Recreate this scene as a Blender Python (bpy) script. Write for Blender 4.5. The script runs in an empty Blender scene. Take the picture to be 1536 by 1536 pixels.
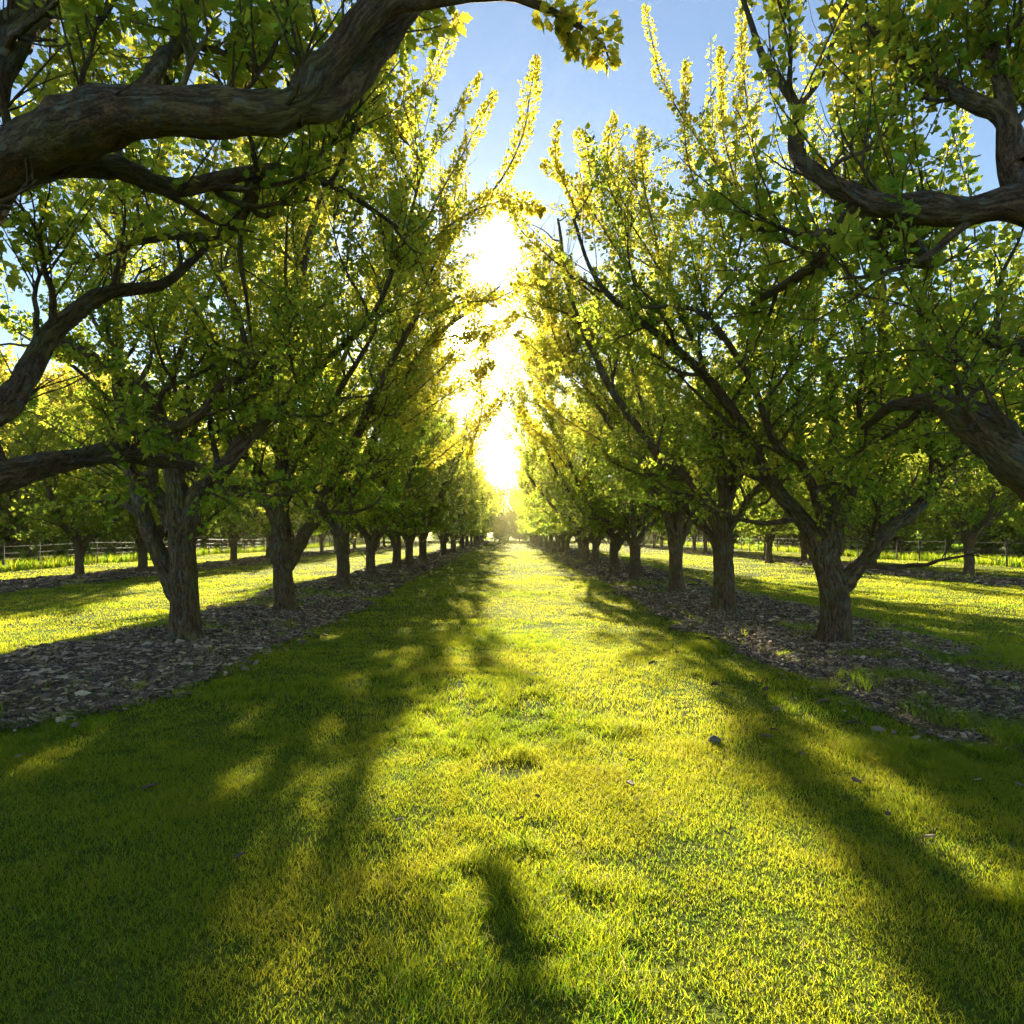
import bpy, math
import numpy as np
from mathutils import Vector

# ------------------------------------------------------------------ camera, sky, sun, exposure
scene = bpy.context.scene
C = scene.collection
HAZE = 0.00026
HZ, VX, F, EYE = 800.0, 762.0, 1000.0, 1.6      # horizon row, vanishing column, focal length (px of a 1536 frame), eye height

cam_d = bpy.data.cameras.new('camera')
cam = bpy.data.objects.new('camera', cam_d)
C.objects.link(cam)
cam.location = (0, 0, EYE)
cam.rotation_euler = (math.radians(90), 0, 0)
cam_d.sensor_width = 36
cam_d.lens = 36 * F / 1536
cam_d.shift_x = (768 - VX) / 1536
cam_d.shift_y = (HZ - 768) / 1536
cam_d.clip_start = 0.05
cam_d.clip_end = 2000
scene.camera = cam

SUN = Vector((-0.072, 1.0, 0.295)).normalized()
EL = math.asin(SUN.z)
AZ = math.atan2(SUN.x, SUN.y)
world = bpy.data.worlds.new('World')
scene.world = world
world.use_nodes = True
wn, wl = world.node_tree.nodes, world.node_tree.links
bg = wn['Background']
sky = wn.new('ShaderNodeTexSky')
sky.sky_type = 'NISHITA'
sky.sun_disc = False
sky.sun_elevation = EL
sky.sun_rotation = AZ
sky.altitude = 100
sky.air_density = 1.0
sky.dust_density = 0.15
sky.ozone_density = 1.6
bg.inputs['Strength'].default_value = 0.052
# the sun's own disc and aureole, fixed to the sun's direction in the sky
tc = wn.new('ShaderNodeTexCoord')
dot = wn.new('ShaderNodeVectorMath'); dot.operation = 'DOT_PRODUCT'
nrm = wn.new('ShaderNodeVectorMath'); nrm.operation = 'NORMALIZE'
wl.new(tc.outputs['Generated'], nrm.inputs[0])
wl.new(nrm.outputs[0], dot.inputs[0]); dot.inputs[1].default_value = SUN
def wmath(op, a, b):
    m = wn.new('ShaderNodeMath'); m.operation = op
    for i, v in enumerate((a, b)):
        if isinstance(v, (int, float)): m.inputs[i].default_value = v
        else: wl.new(v, m.inputs[i])
    return m.outputs[0]
cl = wmath('MAXIMUM', dot.outputs['Value'], 0.0)
g1 = wmath('MULTIPLY', wmath('POWER', cl, 12000.0), 900.0)
g2 = wmath('MULTIPLY', wmath('POWER', cl, 900.0), 5.0)
g3 = wmath('MULTIPLY', wmath('POWER', cl, 30.0), 0.06)
gs = wmath('ADD', wmath('ADD', g1, g2), g3)
sc_ = wn.new('ShaderNodeVectorMath'); sc_.operation = 'SCALE'
sc_.inputs[0].default_value = (1.0, 0.86, 0.62)
wl.new(gs, sc_.inputs['Scale'])
add = wn.new('ShaderNodeVectorMath'); add.operation = 'ADD'
wl.new(sky.outputs[0], add.inputs[0]); wl.new(sc_.outputs[0], add.inputs[1])
wl.new(add.outputs[0], bg.inputs['Color'])

sun_d = bpy.data.lights.new('sun', 'SUN')
sun_d.energy = 5.0
sun_d.angle = math.radians(0.53)
sun_d.color = (1.0, 0.88, 0.62)
sun = bpy.data.objects.new('sun', sun_d)
C.objects.link(sun)
sun.rotation_euler = (-SUN).to_track_quat('-Z', 'Y').to_euler()
sun.location = (0, 0, 30)

scene.view_settings.view_transform = 'Standard'
scene.view_settings.look = 'None'
scene.view_settings.exposure = 2.08
scene.view_settings.gamma = 1
cy = scene.cycles
cy.max_bounces = 8
cy.diffuse_bounces = 5
cy.glossy_bounces = 2
cy.transmission_bounces = 4
cy.volume_bounces = 0
cy.transparent_max_bounces = 4
cy.use_adaptive_sampling = True
cy.adaptive_threshold = 0.03
cy.use_denoising = True
cy.sample_clamp_indirect = 6.0
cy.caustics_reflective = False
cy.caustics_refractive = False

# ------------------------------------------------------------------ helpers
def P(px, py, d):                                # photograph pixel at a depth -> point in the place
    return np.array([(px - VX) / F * d, d, EYE + (HZ - py) / F * d])

_R = np.random.RandomState(5).rand(256, 256)
def vnoise(x, y):
    x = np.asarray(x, float) + 1000; y = np.asarray(y, float) + 1000
    i = np.floor(x).astype(int); j = np.floor(y).astype(int)
    u = x - i; v = y - j
    u = u * u * (3 - 2 * u); v = v * v * (3 - 2 * v)
    a = _R[i % 256, j % 256]; b = _R[(i + 1) % 256, j % 256]
    c = _R[i % 256, (j + 1) % 256]; d = _R[(i + 1) % 256, (j + 1) % 256]
    return (a * (1 - u) + b * u) * (1 - v) + (c * (1 - u) + d * u) * v
def fbm(x, y, o=3):
    s = 0; a = 0.5
    for k in range(o):
        s = s + a * vnoise(x * 2 ** k + 17 * k, y * 2 ** k + 31 * k); a *= 0.5
    return s / (1 - 0.5 ** o)
def gh(x, y):                                    # height of the ground
    return 0.05 * (vnoise(x / 1.3, y / 1.3) - 0.5) + 0.14 * (vnoise(x / 7, y / 7) - 0.5)

def mesh(name, V, faces, mat, attr=None, smooth=False, bk=None):
    """V (n,3); faces: list of (m,k) index arrays"""
    me = bpy.data.meshes.new(name)
    V = np.asarray(V, np.float32)
    me.vertices.add(len(V)); me.vertices.foreach_set('co', V.ravel())
    loops = np.concatenate([f.ravel() for f in faces]).astype(np.int32)
    tot = np.concatenate([np.full(len(f), f.shape[1]) for f in faces]).astype(np.int32)
    start = np.concatenate([[0], np.cumsum(tot)[:-1]]).astype(np.int32)
    me.loops.add(len(loops)); me.loops.foreach_set('vertex_index', loops)
    me.polygons.add(len(tot))
    me.polygons.foreach_set('loop_start', start)
    me.polygons.foreach_set('loop_total', tot)
    me.polygons.foreach_set('use_smooth', np.full(len(tot), smooth))
    me.materials.append(mat)
    if attr is not None:
        at = me.attributes.new('tint', 'FLOAT', 'POINT')
        at.data.foreach_set('value', np.asarray(attr, np.float32))
    if bk is not None:
        at = me.attributes.new('bark_pos', 'FLOAT_VECTOR', 'POINT')
        at.data.foreach_set('vector', np.asarray(bk, np.float32).ravel())
    me.update(calc_edges=True)
    return me

def obj(name, me, parent=None):
    o = bpy.data.objects.new(name, me)
    C.objects.link(o)
    if parent is not None: o.parent = parent
    return o
def tag(o, label=None, cat=None, group=None, kind=None):
    for k, v in (('label', label), ('category', cat), ('group', group), ('kind', kind)):
        if v: o[k] = v
    return o

# ------------------------------------------------------------------ materials
def newmat(name):
    m = bpy.data.materials.new(name); m.use_nodes = True
    nt = m.node_tree
    return m, nt.nodes, nt.links, nt.nodes['Principled BSDF'], nt.nodes['Material Output']
def ramp(n, stops):
    r = n.new('ShaderNodeValToRGB')
    e = r.color_ramp.elements
    while len(e) < len(stops): e.new(0.5)
    for el, (p, c) in zip(e, stops):
        el.position = p; el.color = (*c, 1)
    return r
def noise(n, l, scale, detail=4, vec=None, rough=0.55):
    t = n.new('ShaderNodeTexNoise'); t.inputs['Scale'].default_value = scale
    t.inputs['Detail'].default_value = detail; t.inputs['Roughness'].default_value = rough
    if vec is not None: l.new(vec, t.inputs['Vector'])
    return t

def leafy(name, refl, trans, tmix=0.5, rough=0.5, spec=0.25):
    m, n, l, bs, out = newmat(name)
    at = n.new('ShaderNodeAttribute'); at.attribute_name = 'tint'
    r1 = ramp(n, refl); r2 = ramp(n, trans)
    l.new(at.outputs['Fac'], r1.inputs[0]); l.new(at.outputs['Fac'], r2.inputs[0])
    l.new(r1.outputs[0], bs.inputs['Base Color'])
    bs.inputs['Roughness'].default_value = rough
    bs.inputs['Specular IOR Level'].default_value = spec
    tr = n.new('ShaderNodeBsdfTranslucent'); l.new(r2.outputs[0], tr.inputs['Color'])
    mx = n.new('ShaderNodeMixShader'); mx.inputs[0].default_value = tmix
    l.new(bs.outputs[0], mx.inputs[1]); l.new(tr.outputs[0], mx.inputs[2])
    l.new(mx.outputs[0], out.inputs['Surface'])
    return m
LEAF = leafy('leaf',
    [(0, (.045, .11, .012)), (.5, (.08, .15, .016)), (.85, (.14, .16, .02)), (1, (.17, .12, .02))],
    [(0, (.34, .54, .05)), (.5, (.68, .68, .06)), (.85, (.94, .72, .07)), (1, (.88, .50, .05))], 0.66)
GRASS = leafy('grass_blade',
    [(0, (.035, .12, .012)), (.6, (.085, .17, .016)), (.92, (.15, .18, .025)), (1, (.26, .20, .08))],
    [(0, (.22, .50, .015)), (.5, (.70, .73, .03)), (.92, (.88, .80, .05)), (1, (.6, .50, .2))], 0.5, 0.6, 0.15)

def bark(name, c0, c1, moss):
    m, n, l, bs, out = newmat(name)
    tc = n.new('ShaderNodeAttribute'); tc.attribute_name = 'bark_pos'
    V = tc.outputs['Vector']
    w = noise(n, l, 5, 3, V)
    sc = n.new('ShaderNodeVectorMath'); sc.operation = 'SCALE'; sc.inputs['Scale'].default_value = 0.10
    wv = n.new('ShaderNodeVectorMath'); wv.operation = 'ADD'
    l.new(w.outputs['Color'], sc.inputs[0]); l.new(V, wv.inputs[0]); l.new(sc.outputs[0], wv.inputs[1])
    mp = n.new('ShaderNodeMapping'); mp.inputs['Scale'].default_value = (1, 1, 0.26)
    l.new(wv.outputs[0], mp.inputs[0])
    a = noise(n, l, 27, 7, mp.outputs[0], 0.75)          # long fibres and furrows
    fine = noise(n, l, 60, 4, V, 0.6)
    rid = ramp(n, [(.36, (0, 0, 0)), (.52, (.75, .75, .75)), (.75, (1, 1, 1))]); l.new(a.outputs['Fac'], rid.inputs[0])
    r = ramp(n, [(.3, c0), (.6, tuple((p + q) / 2 for p, q in zip(c0, c1))), (.8, c1)])
    l.new(fine.outputs['Fac'], r.inputs[0])
    b = noise(n, l, 2.6, 5, V)
    rm = ramp(n, [(.45, (0, 0, 0)), (.62, (1, 1, 1))]); l.new(b.outputs['Fac'], rm.inputs[0])
    li = noise(n, l, 7.0, 6, wv.outputs[0], .7)
    rl = ramp(n, [(.53, (0, 0, 0)), (.60, (1, 1, 1))]); l.new(li.outputs['Fac'], rl.inputs[0])
    mx = n.new('ShaderNodeMix'); mx.data_type = 'RGBA'
    l.new(rm.outputs[0], mx.inputs[0]); l.new(r.outputs[0], mx.inputs[6]); mx.inputs[7].default_value = (*moss, 1)
    m3 = n.new('ShaderNodeMix'); m3.data_type = 'RGBA'
    l.new(rl.outputs[0], m3.inputs[0]); l.new(mx.outputs[2], m3.inputs[6]); m3.inputs[7].default_value = (.26, .26, .20, 1)
    m2 = n.new('ShaderNodeMix'); m2.data_type = 'RGBA'; m2.blend_type = 'MULTIPLY'; m2.inputs[0].default_value = 0.72
    l.new(m3.outputs[2], m2.inputs[6]); l.new(rid.outputs[0], m2.inputs[7])
    l.new(m2.outputs[2], bs.inputs['Base Color'])
    bs.inputs['Roughness'].default_value = 0.8
    bs.inputs['Specular IOR Level'].default_value = 0.3
    ad = n.new('ShaderNodeMath'); ad.operation = 'MULTIPLY_ADD'; ad.inputs[1].default_value = 0.35
    l.new(fine.outputs['Fac'], ad.inputs[0]); l.new(rid.outputs[0], ad.inputs[2])
    bp = n.new('ShaderNodeBump'); bp.inputs['Strength'].default_value = 1.0; bp.inputs['Distance'].default_value = 0.05
    l.new(ad.outputs[0], bp.inputs['Height']); l.new(bp.outputs[0], bs.inputs['Normal'])
    return m
BARK = bark('bark', (.14, .085, .045), (.46, .30, .17), (.27, .23, .075))

def ground_mat():
    m, n, l, bs, out = newmat('lawn_soil')
    tc = n.new('ShaderNodeTexCoord')
    a = noise(n, l, 0.9, 6, tc.outputs['Object']); b = noise(n, l, 30, 5, tc.outputs['Object'])
    r = ramp(n, [(.3, (.07, .11, .014)), (.55, (.12, .15, .018)), (.75, (.17, .18, .025))])
    l.new(a.outputs['Fac'], r.inputs[0])
    r2 = ramp(n, [(.35, (.35, .3, .25)), (.6, (1, 1, 1))]); l.new(b.outputs['Fac'], r2.inputs[0])
    mx = n.new('ShaderNodeMix'); mx.data_type = 'RGBA'; mx.blend_type = 'MULTIPLY'; mx.inputs[0].default_value = .7
    l.new(r.outputs[0], mx.inputs[6]); l.new(r2.outputs[0], mx.inputs[7])
    l.new(mx.outputs[2], bs.inputs['Base Color']); bs.inputs['Roughness'].default_value = 1
    bs.inputs['Specular IOR Level'].default_value = 0.05
    bp = n.new('ShaderNodeBump'); bp.inputs['Strength'].default_value = 0.8; bp.inputs['Distance'].default_value = 0.04
    l.new(b.outputs['Fac'], bp.inputs['Height']); l.new(bp.outputs[0], bs.inputs['Normal'])
    return m
def bed_mat():
    m, n, l, bs, out = newmat('mulch')
    tc = n.new('ShaderNodeTexCoord')
    vo = n.new('ShaderNodeTexVoronoi'); vo.inputs['Scale'].default_value = 26
    l.new(tc.outputs['Object'], vo.inputs['Vector'])
    b = noise(n, l, 14, 5, tc.outputs['Object'])
    r = ramp(n, [(.3, (.04, .027, .018)), (.5, (.095, .062, .04)), (.75, (.17, .115, .075))]); l.new(b.outputs['Fac'], r.inputs[0])
    l.new(r.outputs[0], bs.inputs['Base Color']); bs.inputs['Roughness'].default_value = 0.95
    bp = n.new('ShaderNodeBump'); bp.inputs['Strength'].default_value = 1; bp.inputs['Distance'].default_value = 0.03
    l.new(vo.outputs['Distance'], bp.inputs['Height']); l.new(bp.outputs[0], bs.inputs['Normal'])
    return m
def chip_mat():
    m, n, l, bs, out = newmat('bark_chip')
    at = n.new('ShaderNodeAttribute'); at.attribute_name = 'tint'
    r = ramp(n, [(0, (.06, .038, .025)), (.45, (.20, .135, .09)), (.85, (.42, .31, .21)), (1, (.66, .52, .34))])
    l.new(at.outputs['Fac'], r.inputs[0]); l.new(r.outputs[0], bs.inputs['Base Color'])
    bs.inputs['Roughness'].default_value = 0.8
    return m
def plain(name, c0, c1, scale=20, rough=.85):
    m, n, l, bs, out = newmat(name)
    tc = n.new('ShaderNodeTexCoord')
    a = noise(n, l, scale, 5, tc.outputs['Object']); r = ramp(n, [(.3, c0), (.7, c1)])
    l.new(a.outputs['Fac'], r.inputs[0]); l.new(r.outputs[0], bs.inputs['Base Color'])
    bs.inputs['Roughness'].default_value = rough
    bp = n.new('ShaderNodeBump'); bp.inputs['Strength'].default_value = .6; bp.inputs['Distance'].default_value = .01
    l.new(a.outputs['Fac'], bp.inputs['Height']); l.new(bp.outputs[0], bs.inputs['Normal'])
    return m
SOIL, MULCH, CHIP = ground_mat(), bed_mat(), chip_mat()
POST = plain('weathered_wood', (.05, .04, .03), (.14, .115, .085))
WIRE = plain('wire', (.12, .12, .12), (.25, .25, .25), 40, .5)
STONE = plain('stone', (.08, .07, .06), (.2, .18, .15), 30)

# ------------------------------------------------------------------ ground
def grid(xs, ys, dz=0.0):
    X, Y = np.meshgrid(xs, ys)
    Z = gh(X, Y) + dz
    V = np.stack([X, Y, Z], -1).reshape(-1, 3)
    nx, ny = len(xs), len(ys)
    i = (np.arange(ny - 1)[:, None] * nx + np.arange(nx - 1)[None]).ravel()
    return V, np.stack([i, i + 1, i + nx + 1, i + nx], 1)
gx = np.arange(-24, 24.01, 0.25); gx = np.concatenate([[-700, -350, -160, -90, -60, -45, -35, -28], gx, [28, 35, 45, 60, 90, 160, 350, 700]])
gy = np.arange(-6, 60.01, 0.25); gy = np.concatenate([[-200, -60, -20], gy, np.arange(62, 160, 3), [200, 300, 500, 900]])
V, Fq = grid(gx, gy)
tag(obj('ground', mesh('ground', V, [Fq], SOIL, smooth=True)), kind='structure')

ROWS = {'L': -4.45, 'R': 4.45, 'LL': -14.8, 'RR': 16.0}
BEDS = {'L': (-6.3, -3.35), 'R': (3.15, 6.4), 'LL': (-16.4, -13.3), 'RR': (14.6, 17.6)}
BED_Y0 = {'L': 5.1, 'R': 4.15, 'LL': 12, 'RR': 12}
def bed_edges(k, y):                              # ragged inner and outer edge of a bed, and how it closes at its near end
    a, b = BEDS[k]
    j = 0.8 * (fbm(y * .9 + 7 * len(k), a * 3 + 0 * y) - .5)
    j2 = 0.8 * (fbm(y * .8 + 3, b * 5 + 0 * y) - .5)
    t = np.clip((y - BED_Y0[k]) / 1.2, 0, 1) ** .5
    m = (a + b) / 2
    if k == 'R': m = 4.6; t = t ** .6
    if k == 'L': m = -4.9; t = t ** .8
    return m + (a + j - m) * t, m + (b + j2 - m) * t
def in_bed(x, y, pad=0.0):
    r = np.zeros(np.shape(x), bool)
    for k in BEDS:
        a, b = bed_edges(k, y)
        r |= (x > a - pad) & (x < b + pad) & (y > BED_Y0[k])
    return r
def bedh(x, y, a, b, y0):                         # heaped, lumpy mulch
    e = np.clip(np.minimum(x - a, b - x) / .5, 0, 1) * np.clip((y - y0) / .5, 0, 1)
    return e * (.03 + .11 * np.clip(fbm(x * 2.2, y * 2.2, 3) - .35, 0, 1) * 1.6)
for k in BEDS:
    ys = np.concatenate([BED_Y0[k] + np.array([0, .02, .06, .15, .3]), np.arange(math.ceil(BED_Y0[k] * 4 + 2) / 4, 60, .25), np.arange(60, 150, 3)])
    a, b = bed_edges(k, ys)
    T = np.linspace(0, 1, 15)
    X = a[:, None] + (b - a)[:, None] * T[None]; Y = np.repeat(ys[:, None], 15, 1)
    Z = gh(X, Y) + 0.012 + bedh(X, Y, a[:, None], b[:, None], BED_Y0[k])
    Vb = np.stack([X, Y, Z], -1).reshape(-1, 3)
    i = (np.arange(len(ys) - 1)[:, None] * 15 + np.arange(14)[None]).ravel()
    tag(obj('mulch_bed', mesh('mulch_bed', Vb, [np.stack([i, i + 1, i + 16, i + 15], 1)], MULCH, smooth=True)), kind='structure')

# ------------------------------------------------------------------ grass
def frustum(rng, n, d0, d1, wide=0.86, pad=1.5, xmax=1e9):
    d = np.sqrt(rng.rand(n) * (d1 ** 2 - d0 ** 2) + d0 ** 2)
    x = (rng.rand(n) * 2 - 1) * (wide * d + pad)
    k = np.abs(x) < xmax
    return x[k], d[k]
def blades(rng, x, y, h, w, bend=0.6, tint=None, lift=0.0):
    n = len(x)
    z = gh(x, y) + lift
    ang = rng.rand(n) * 2 * np.pi
    fx, fy = np.cos(ang), np.sin(ang)
    la = rng.rand(n) * 2 * np.pi; lm = bend * h * (0.3 + rng.rand(n))
    lx, ly = np.cos(la) * lm, np.sin(la) * lm
    B = np.stack([x, y, z - .004], 1)
    S = np.stack([fx, fy, 0 * fx], 1) * (w / 2)[:, None]
    M = B + np.stack([lx * .35, ly * .35, h * .6], 1)
    T = B + np.stack([lx, ly, h * (0.95 - .15 * rng.rand(n))], 1)
    V = np.stack([B - S, B + S, M + S * .8, M - S * .8, T], 1).reshape(-1, 3)
    i = np.arange(n) * 5
    q = np.stack([i, i + 1, i + 2, i + 3], 1); t = np.stack([i + 3, i + 2, i + 4], 1)
    return V, q, t, np.repeat(tint, 5)
rng = np.random.RandomState(11)
parts = []
for (n, d0, d1, hh, ww, xm, bd) in (
        (520000, 1.3, 5.0, .037, .0029, 1e9, 1.0),
        (380000, 5.0, 10., .037, .005, 1e9, 1.0),
        (340000, 10., 22., .038, .010, 24, .9),
        (260000, 22., 55., .04, .024, 24, .9),
        (60000, 55., 150., .07, .08, 22, .6)):
    x, y = frustum(rng, int(n * 1.25), d0 * .85, d1 * 1.15, xmax=xm)
    cl_ = fbm(x * 1.1, y * 1.1, 3); fine = fbm(x * 6, y * 6, 2)
    bedm = in_bed(x + .7 * (fbm(x * 3, y * 3) - .5), y + .5 * (fbm(x * 3 + 9, y * 3) - .5), 0.0)
    # bare worn spots: one at the middle of the lane, some small ones
    bare = np.exp(-(((x - 0.02) / .22) ** 2 + ((y - 4.32) / .16) ** 2)) > .4
    keep = rng.rand(len(x)) < np.clip(.55 + 1.3 * (fine - .35), .15, 1)
    keep &= rng.rand(len(x)) < np.clip((y - d0 * .85) / (d0 * .3), 0, 1) * np.clip((d1 * 1.15 - y) / (d1 * .3), 0, 1)
    keep &= ~bare | (rng.rand(len(x)) < .15)
    keep &= ~bedm | (rng.rand(len(x)) < np.where((fbm(x * .9 + 40, y * .9) > .6) | (np.hypot((x - 4.1) / .9, (y - 6.6) / .45) < .8 + .5 * fine), .4, .03))
    x, y, cl_, fine = x[keep], y[keep], cl_[keep], fine[keep]
    edge = in_bed(x, y, .25)
    tuft = np.clip((fbm(x * .75 + 60, y * .75 + 5, 3) - .58) * 12, 0, 1) * (fine > .42)
    h = hh * (0.25 + 1.5 * cl_ ** 1.8 + .35 * rng.rand(len(x))) * (1 + .5 * edge)
    h *= np.where(rng.rand(len(x)) < .03, 1.6, 1) * (1 + .9 * tuft)
    tint = np.clip(.50 + .55 * (cl_ - .5) + .5 * (fine - .5) + (.16 if d1 < 12 else .07) * rng.randn(len(x)) - .12 * edge - .2 * tuft, 0, .95)
    tint = np.where(rng.rand(len(x)) < .03, 1, tint)
    w = ww * (.7 + .6 * rng.rand(len(x)))
    inb = in_bed(x, y, -.12)
    parts.append(blades(rng, x, y, h * (1 + .8 * inb), w, bd, tint, .05 * inb))
def join(parts):
    Vs, qs, ts, tt, o = [], [], [], [], 0
    for V, q, t, ti in parts:
        Vs.append(V); qs.append(q + o); ts.append(t + o); tt.append(ti); o += len(V)
    return np.concatenate(Vs), [np.concatenate(qs), np.concatenate(ts)], np.concatenate(tt)
V, FF, ti = join(parts)
tag(obj('grass', mesh('grass', V, FF, GRASS, ti)), 'short sunlit lawn grass growing along the lanes between the rows', 'grass', kind='stuff')

# tall meadow grass by the fences
parts = []
for s, xf in ((-1, 21.5), (1, 23.5)):
    n = 16000
    y = 18 + 90 * rng.rand(n) ** 1.5; x = s * (xf + 3.0 * rng.rand(n) ** 1.2)
    h = .22 + .45 * rng.rand(n) * (.4 + fbm(x, y))
    parts.append(blades(rng, x, y, h, .02 + .03 * rng.rand(n), .35, np.clip(.3 + .2 * rng.randn(n), 0, 1)))
V, FF, ti = join(parts)
tag(obj('tall_grass', mesh('tall_grass', V, FF, GRASS, ti)), 'tall unmown meadow grass along the wire fences', 'grass', kind='stuff')

# ------------------------------------------------------------------ bark chips and dry litter on the beds
def chips(rng, x, y, size, lift=0.0):
    n = len(x)
    ang = rng.rand(n) * np.pi * 2; L = size * (.6 + .9 * rng.rand(n)); W = L * (.22 + .35 * rng.rand(n))
    a = np.stack([np.cos(ang), np.sin(ang), .8 * (rng.rand(n) - .5)], 1)
    b = np.stack([-np.sin(ang), np.cos(ang), 1.3 * (rng.rand(n) - .5)], 1)
    c = np.stack([x, y, gh(x, y) + lift + .018 + .018 * rng.rand(n)], 1)
    up = np.array([0, 0, 1.0])
    k = (rng.rand(n) * .35 + .1)[:, None] * W[:, None] * up
    pts = []
    th = (.10 * W + .002)[:, None] * up
    o = [(-1, -.3), (-.3, -1), (.7, -.8), (1, .1), (.4, 1), (-.6, .8)]
    for (s, t) in o:
        js = s * (1 + .5 * (rng.rand(n) - .5)); jt = t * (1 + .5 * (rng.rand(n) - .5))
        pts.append(c + a * (js * L / 2)[:, None] + b * (jt * W / 2)[:, None] - k * (s * s) * .5)
    top = [p + th for p in pts]
    V = np.stack(top + [p - th for p in pts], 1).reshape(-1, 3)
    i = np.arange(n) * 12
    hexa = np.stack([i + j for j in range(6)], 1)
    sides = np.concatenate([np.stack([i + j, i + 6 + j, i + 6 + (j + 1) % 6, i + (j + 1) % 6], 1) for j in range(6)])
    return V, hexa, sides, np.repeat(np.clip(rng.rand(n) ** 1.6, 0, 1), 12) * chips.top
chips.top = 1.0
ch = []
for (n, y0, y1, sz, ks) in ((56000, 4.1, 9, .055, 'LR'), (52000, 9, 18, .07, 'LR'), (16000, 18, 45, .12, 'LR')):
    for k in ks:
        y = y0 + (y1 - y0) * rng.rand(n) ** 1.2
        a, b = bed_edges(k, y)
        x = a - .12 + (b - a + .24) * rng.rand(n) + .16 * rng.randn(n) * (rng.rand(n) < .15)
        m = (y > BED_Y0[k]) & (fbm(x * .9 + 40, y * .9) < .64 + .1 * rng.rand(n))
        ch.append(chips(rng, x[m], y[m], sz * np.where(rng.rand(int(m.sum())) < .15, 1.6, .72) * (1.45 if k == 'L' and y0 < 9 else .85), bedh(x, y, a, b, BED_Y0[k])[m]))
for k in ('LL', 'RR'):
    y = 12 + 40 * rng.rand(7000); a, b = bed_edges(k, y); x = a + (b - a) * rng.rand(7000)
    ch.append(chips(rng, x, y, .14, bedh(x, y, a, b, 12)))
V, FF, ti = join(ch)
tag(obj('bark_mulch', mesh('bark_mulch', V, FF, CHIP, ti)), 'dry bark chips and leaf litter spread under the tree rows', 'mulch', kind='stuff')

# dry leaves and twigs dropped on the lawn
chips.top = .6
rng = np.random.RandomState(21)
x, y = frustum(rng, 1500, 1.5, 26)
kf = (fbm(x * .6 + 3, y * .6) + .25 * (np.abs(x) > 2) + .1 * rng.rand(len(x)) > .62) & ~in_bed(x, y)
V, FF, ti = (lambda a: (a[0] + np.array([0, 0, .02]), [a[1], a[2]], a[3]))(chips(rng, x[kf], y[kf], .045 + .02 * rng.rand(int(kf.sum()))))
tag(obj('fallen_leaves', mesh('fallen_leaves', V, FF, CHIP, ti)), 'brown fallen leaves scattered over the lawn', 'leaves', kind='stuff')

# ------------------------------------------------------------------ wood: tubes
def nz(v): return v / np.maximum(np.linalg.norm(v, axis=-1, keepdims=True), 1e-9)
def tubes(paths, radii, k, rough=0.0, rng=None, cap=True):
    """paths (B,m,3) radii (B,m) -> verts, quads"""
    B, m, _ = paths.shape
    t = nz(np.gradient(paths, axis=1))
    ref = np.where(np.abs(t[:, :1, 2:3]) > .75, np.array([[[1.0, .1, 0]]]), np.array([[[.05, .1, 1.0]]]))
    if B == 1:                                   # parallel transport for the long bent limbs
        N = np.zeros_like(t); v = ref[0, 0] - t[0, 0] * (t[0, 0] @ ref[0, 0]); v /= np.linalg.norm(v)
        for i in range(m):
            v = v - t[0, i] * (t[0, i] @ v); v /= np.linalg.norm(v); N[0, i] = v
    else:
        N = nz(np.cross(np.broadcast_to(ref, t.shape), t))
    Bn = np.cross(t, N)
    a = np.arange(k) / k * 2 * np.pi
    R = radii[:, :, None] * np.ones(k)
    if rough and rng is not None:
        j = rng.rand(B, m, k) - .5
        j = (j + np.roll(j, 1, 2) + np.roll(j, 1, 1)) / 2
        lob = np.cos(a * 3 + rng.rand() * 6)[None, None] * .5 + np.cos(a * 5 + rng.rand() * 6)[None, None] * .35
        R = R * (1 + rough * (j + lob * .6))
    V = paths[:, :, None] + R[..., None] * (np.cos(a)[None, None, :, None] * N[:, :, None] + np.sin(a)[None, None, :, None] * Bn[:, :, None])
    V = V.reshape(-1, 3)
    al = np.concatenate([np.zeros((B, 1)), np.cumsum(np.linalg.norm(np.diff(paths, axis=1), axis=2), 1)], 1)
    r0 = radii[:, :1] * .6 + radii * .4
    BK = np.stack([r0[:, :, None] * np.cos(a), r0[:, :, None] * np.sin(a), np.broadcast_to(al[:, :, None], (B, m, k))], -1)
    BK = BK + paths[:, :1, None] * .9
    tubes.bk = BK.reshape(-1, 3)
    b = np.arange(B)[:, None, None] * m * k; i = np.arange(m - 1)[None, :, None] * k; j = np.arange(k)[None, None]
    q = np.stack([b + i + j, b + i + (j + 1) % k, b + i + k + (j + 1) % k, b + i + k + j], -1).reshape(-1, 4)
    return V, q
def spline(ctrl, m):
    ctrl = np.asarray(ctrl, float)
    n = len(ctrl)
    p = np.vstack([2 * ctrl[0] - ctrl[1], ctrl, 2 * ctrl[-1] - ctrl[-2]])
    s = np.linspace(0, n - 1 - 1e-6, m); i = s.astype(int); u = (s - i)[:, None]
    a, b, c, d = p[i], p[i + 1], p[i + 2], p[i + 3]
    return .5 * (2 * b + (c - a) * u + (2 * a - 5 * b + 4 * c - d) * u ** 2 + (3 * b - a - 3 * c + d) * u ** 3)
def grow(rng, p, d, L, m, wig, trop):
    """batch of branches: start p (B,3), direction d (B,3), length L (B,), upward pull trop (B,)"""
    B = len(p)
    out = np.zeros((B, m, 3)); out[:, 0] = p; d = nz(d)
    st = (L / (m - 1))[:, None]
    for i in range(1, m):
        d = nz(d + wig * rng.randn(B, 3) + np.array([0, 0, 1.0]) * trop[:, None])
        out[:, i] = out[:, i - 1] + d * st
    return out
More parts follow.
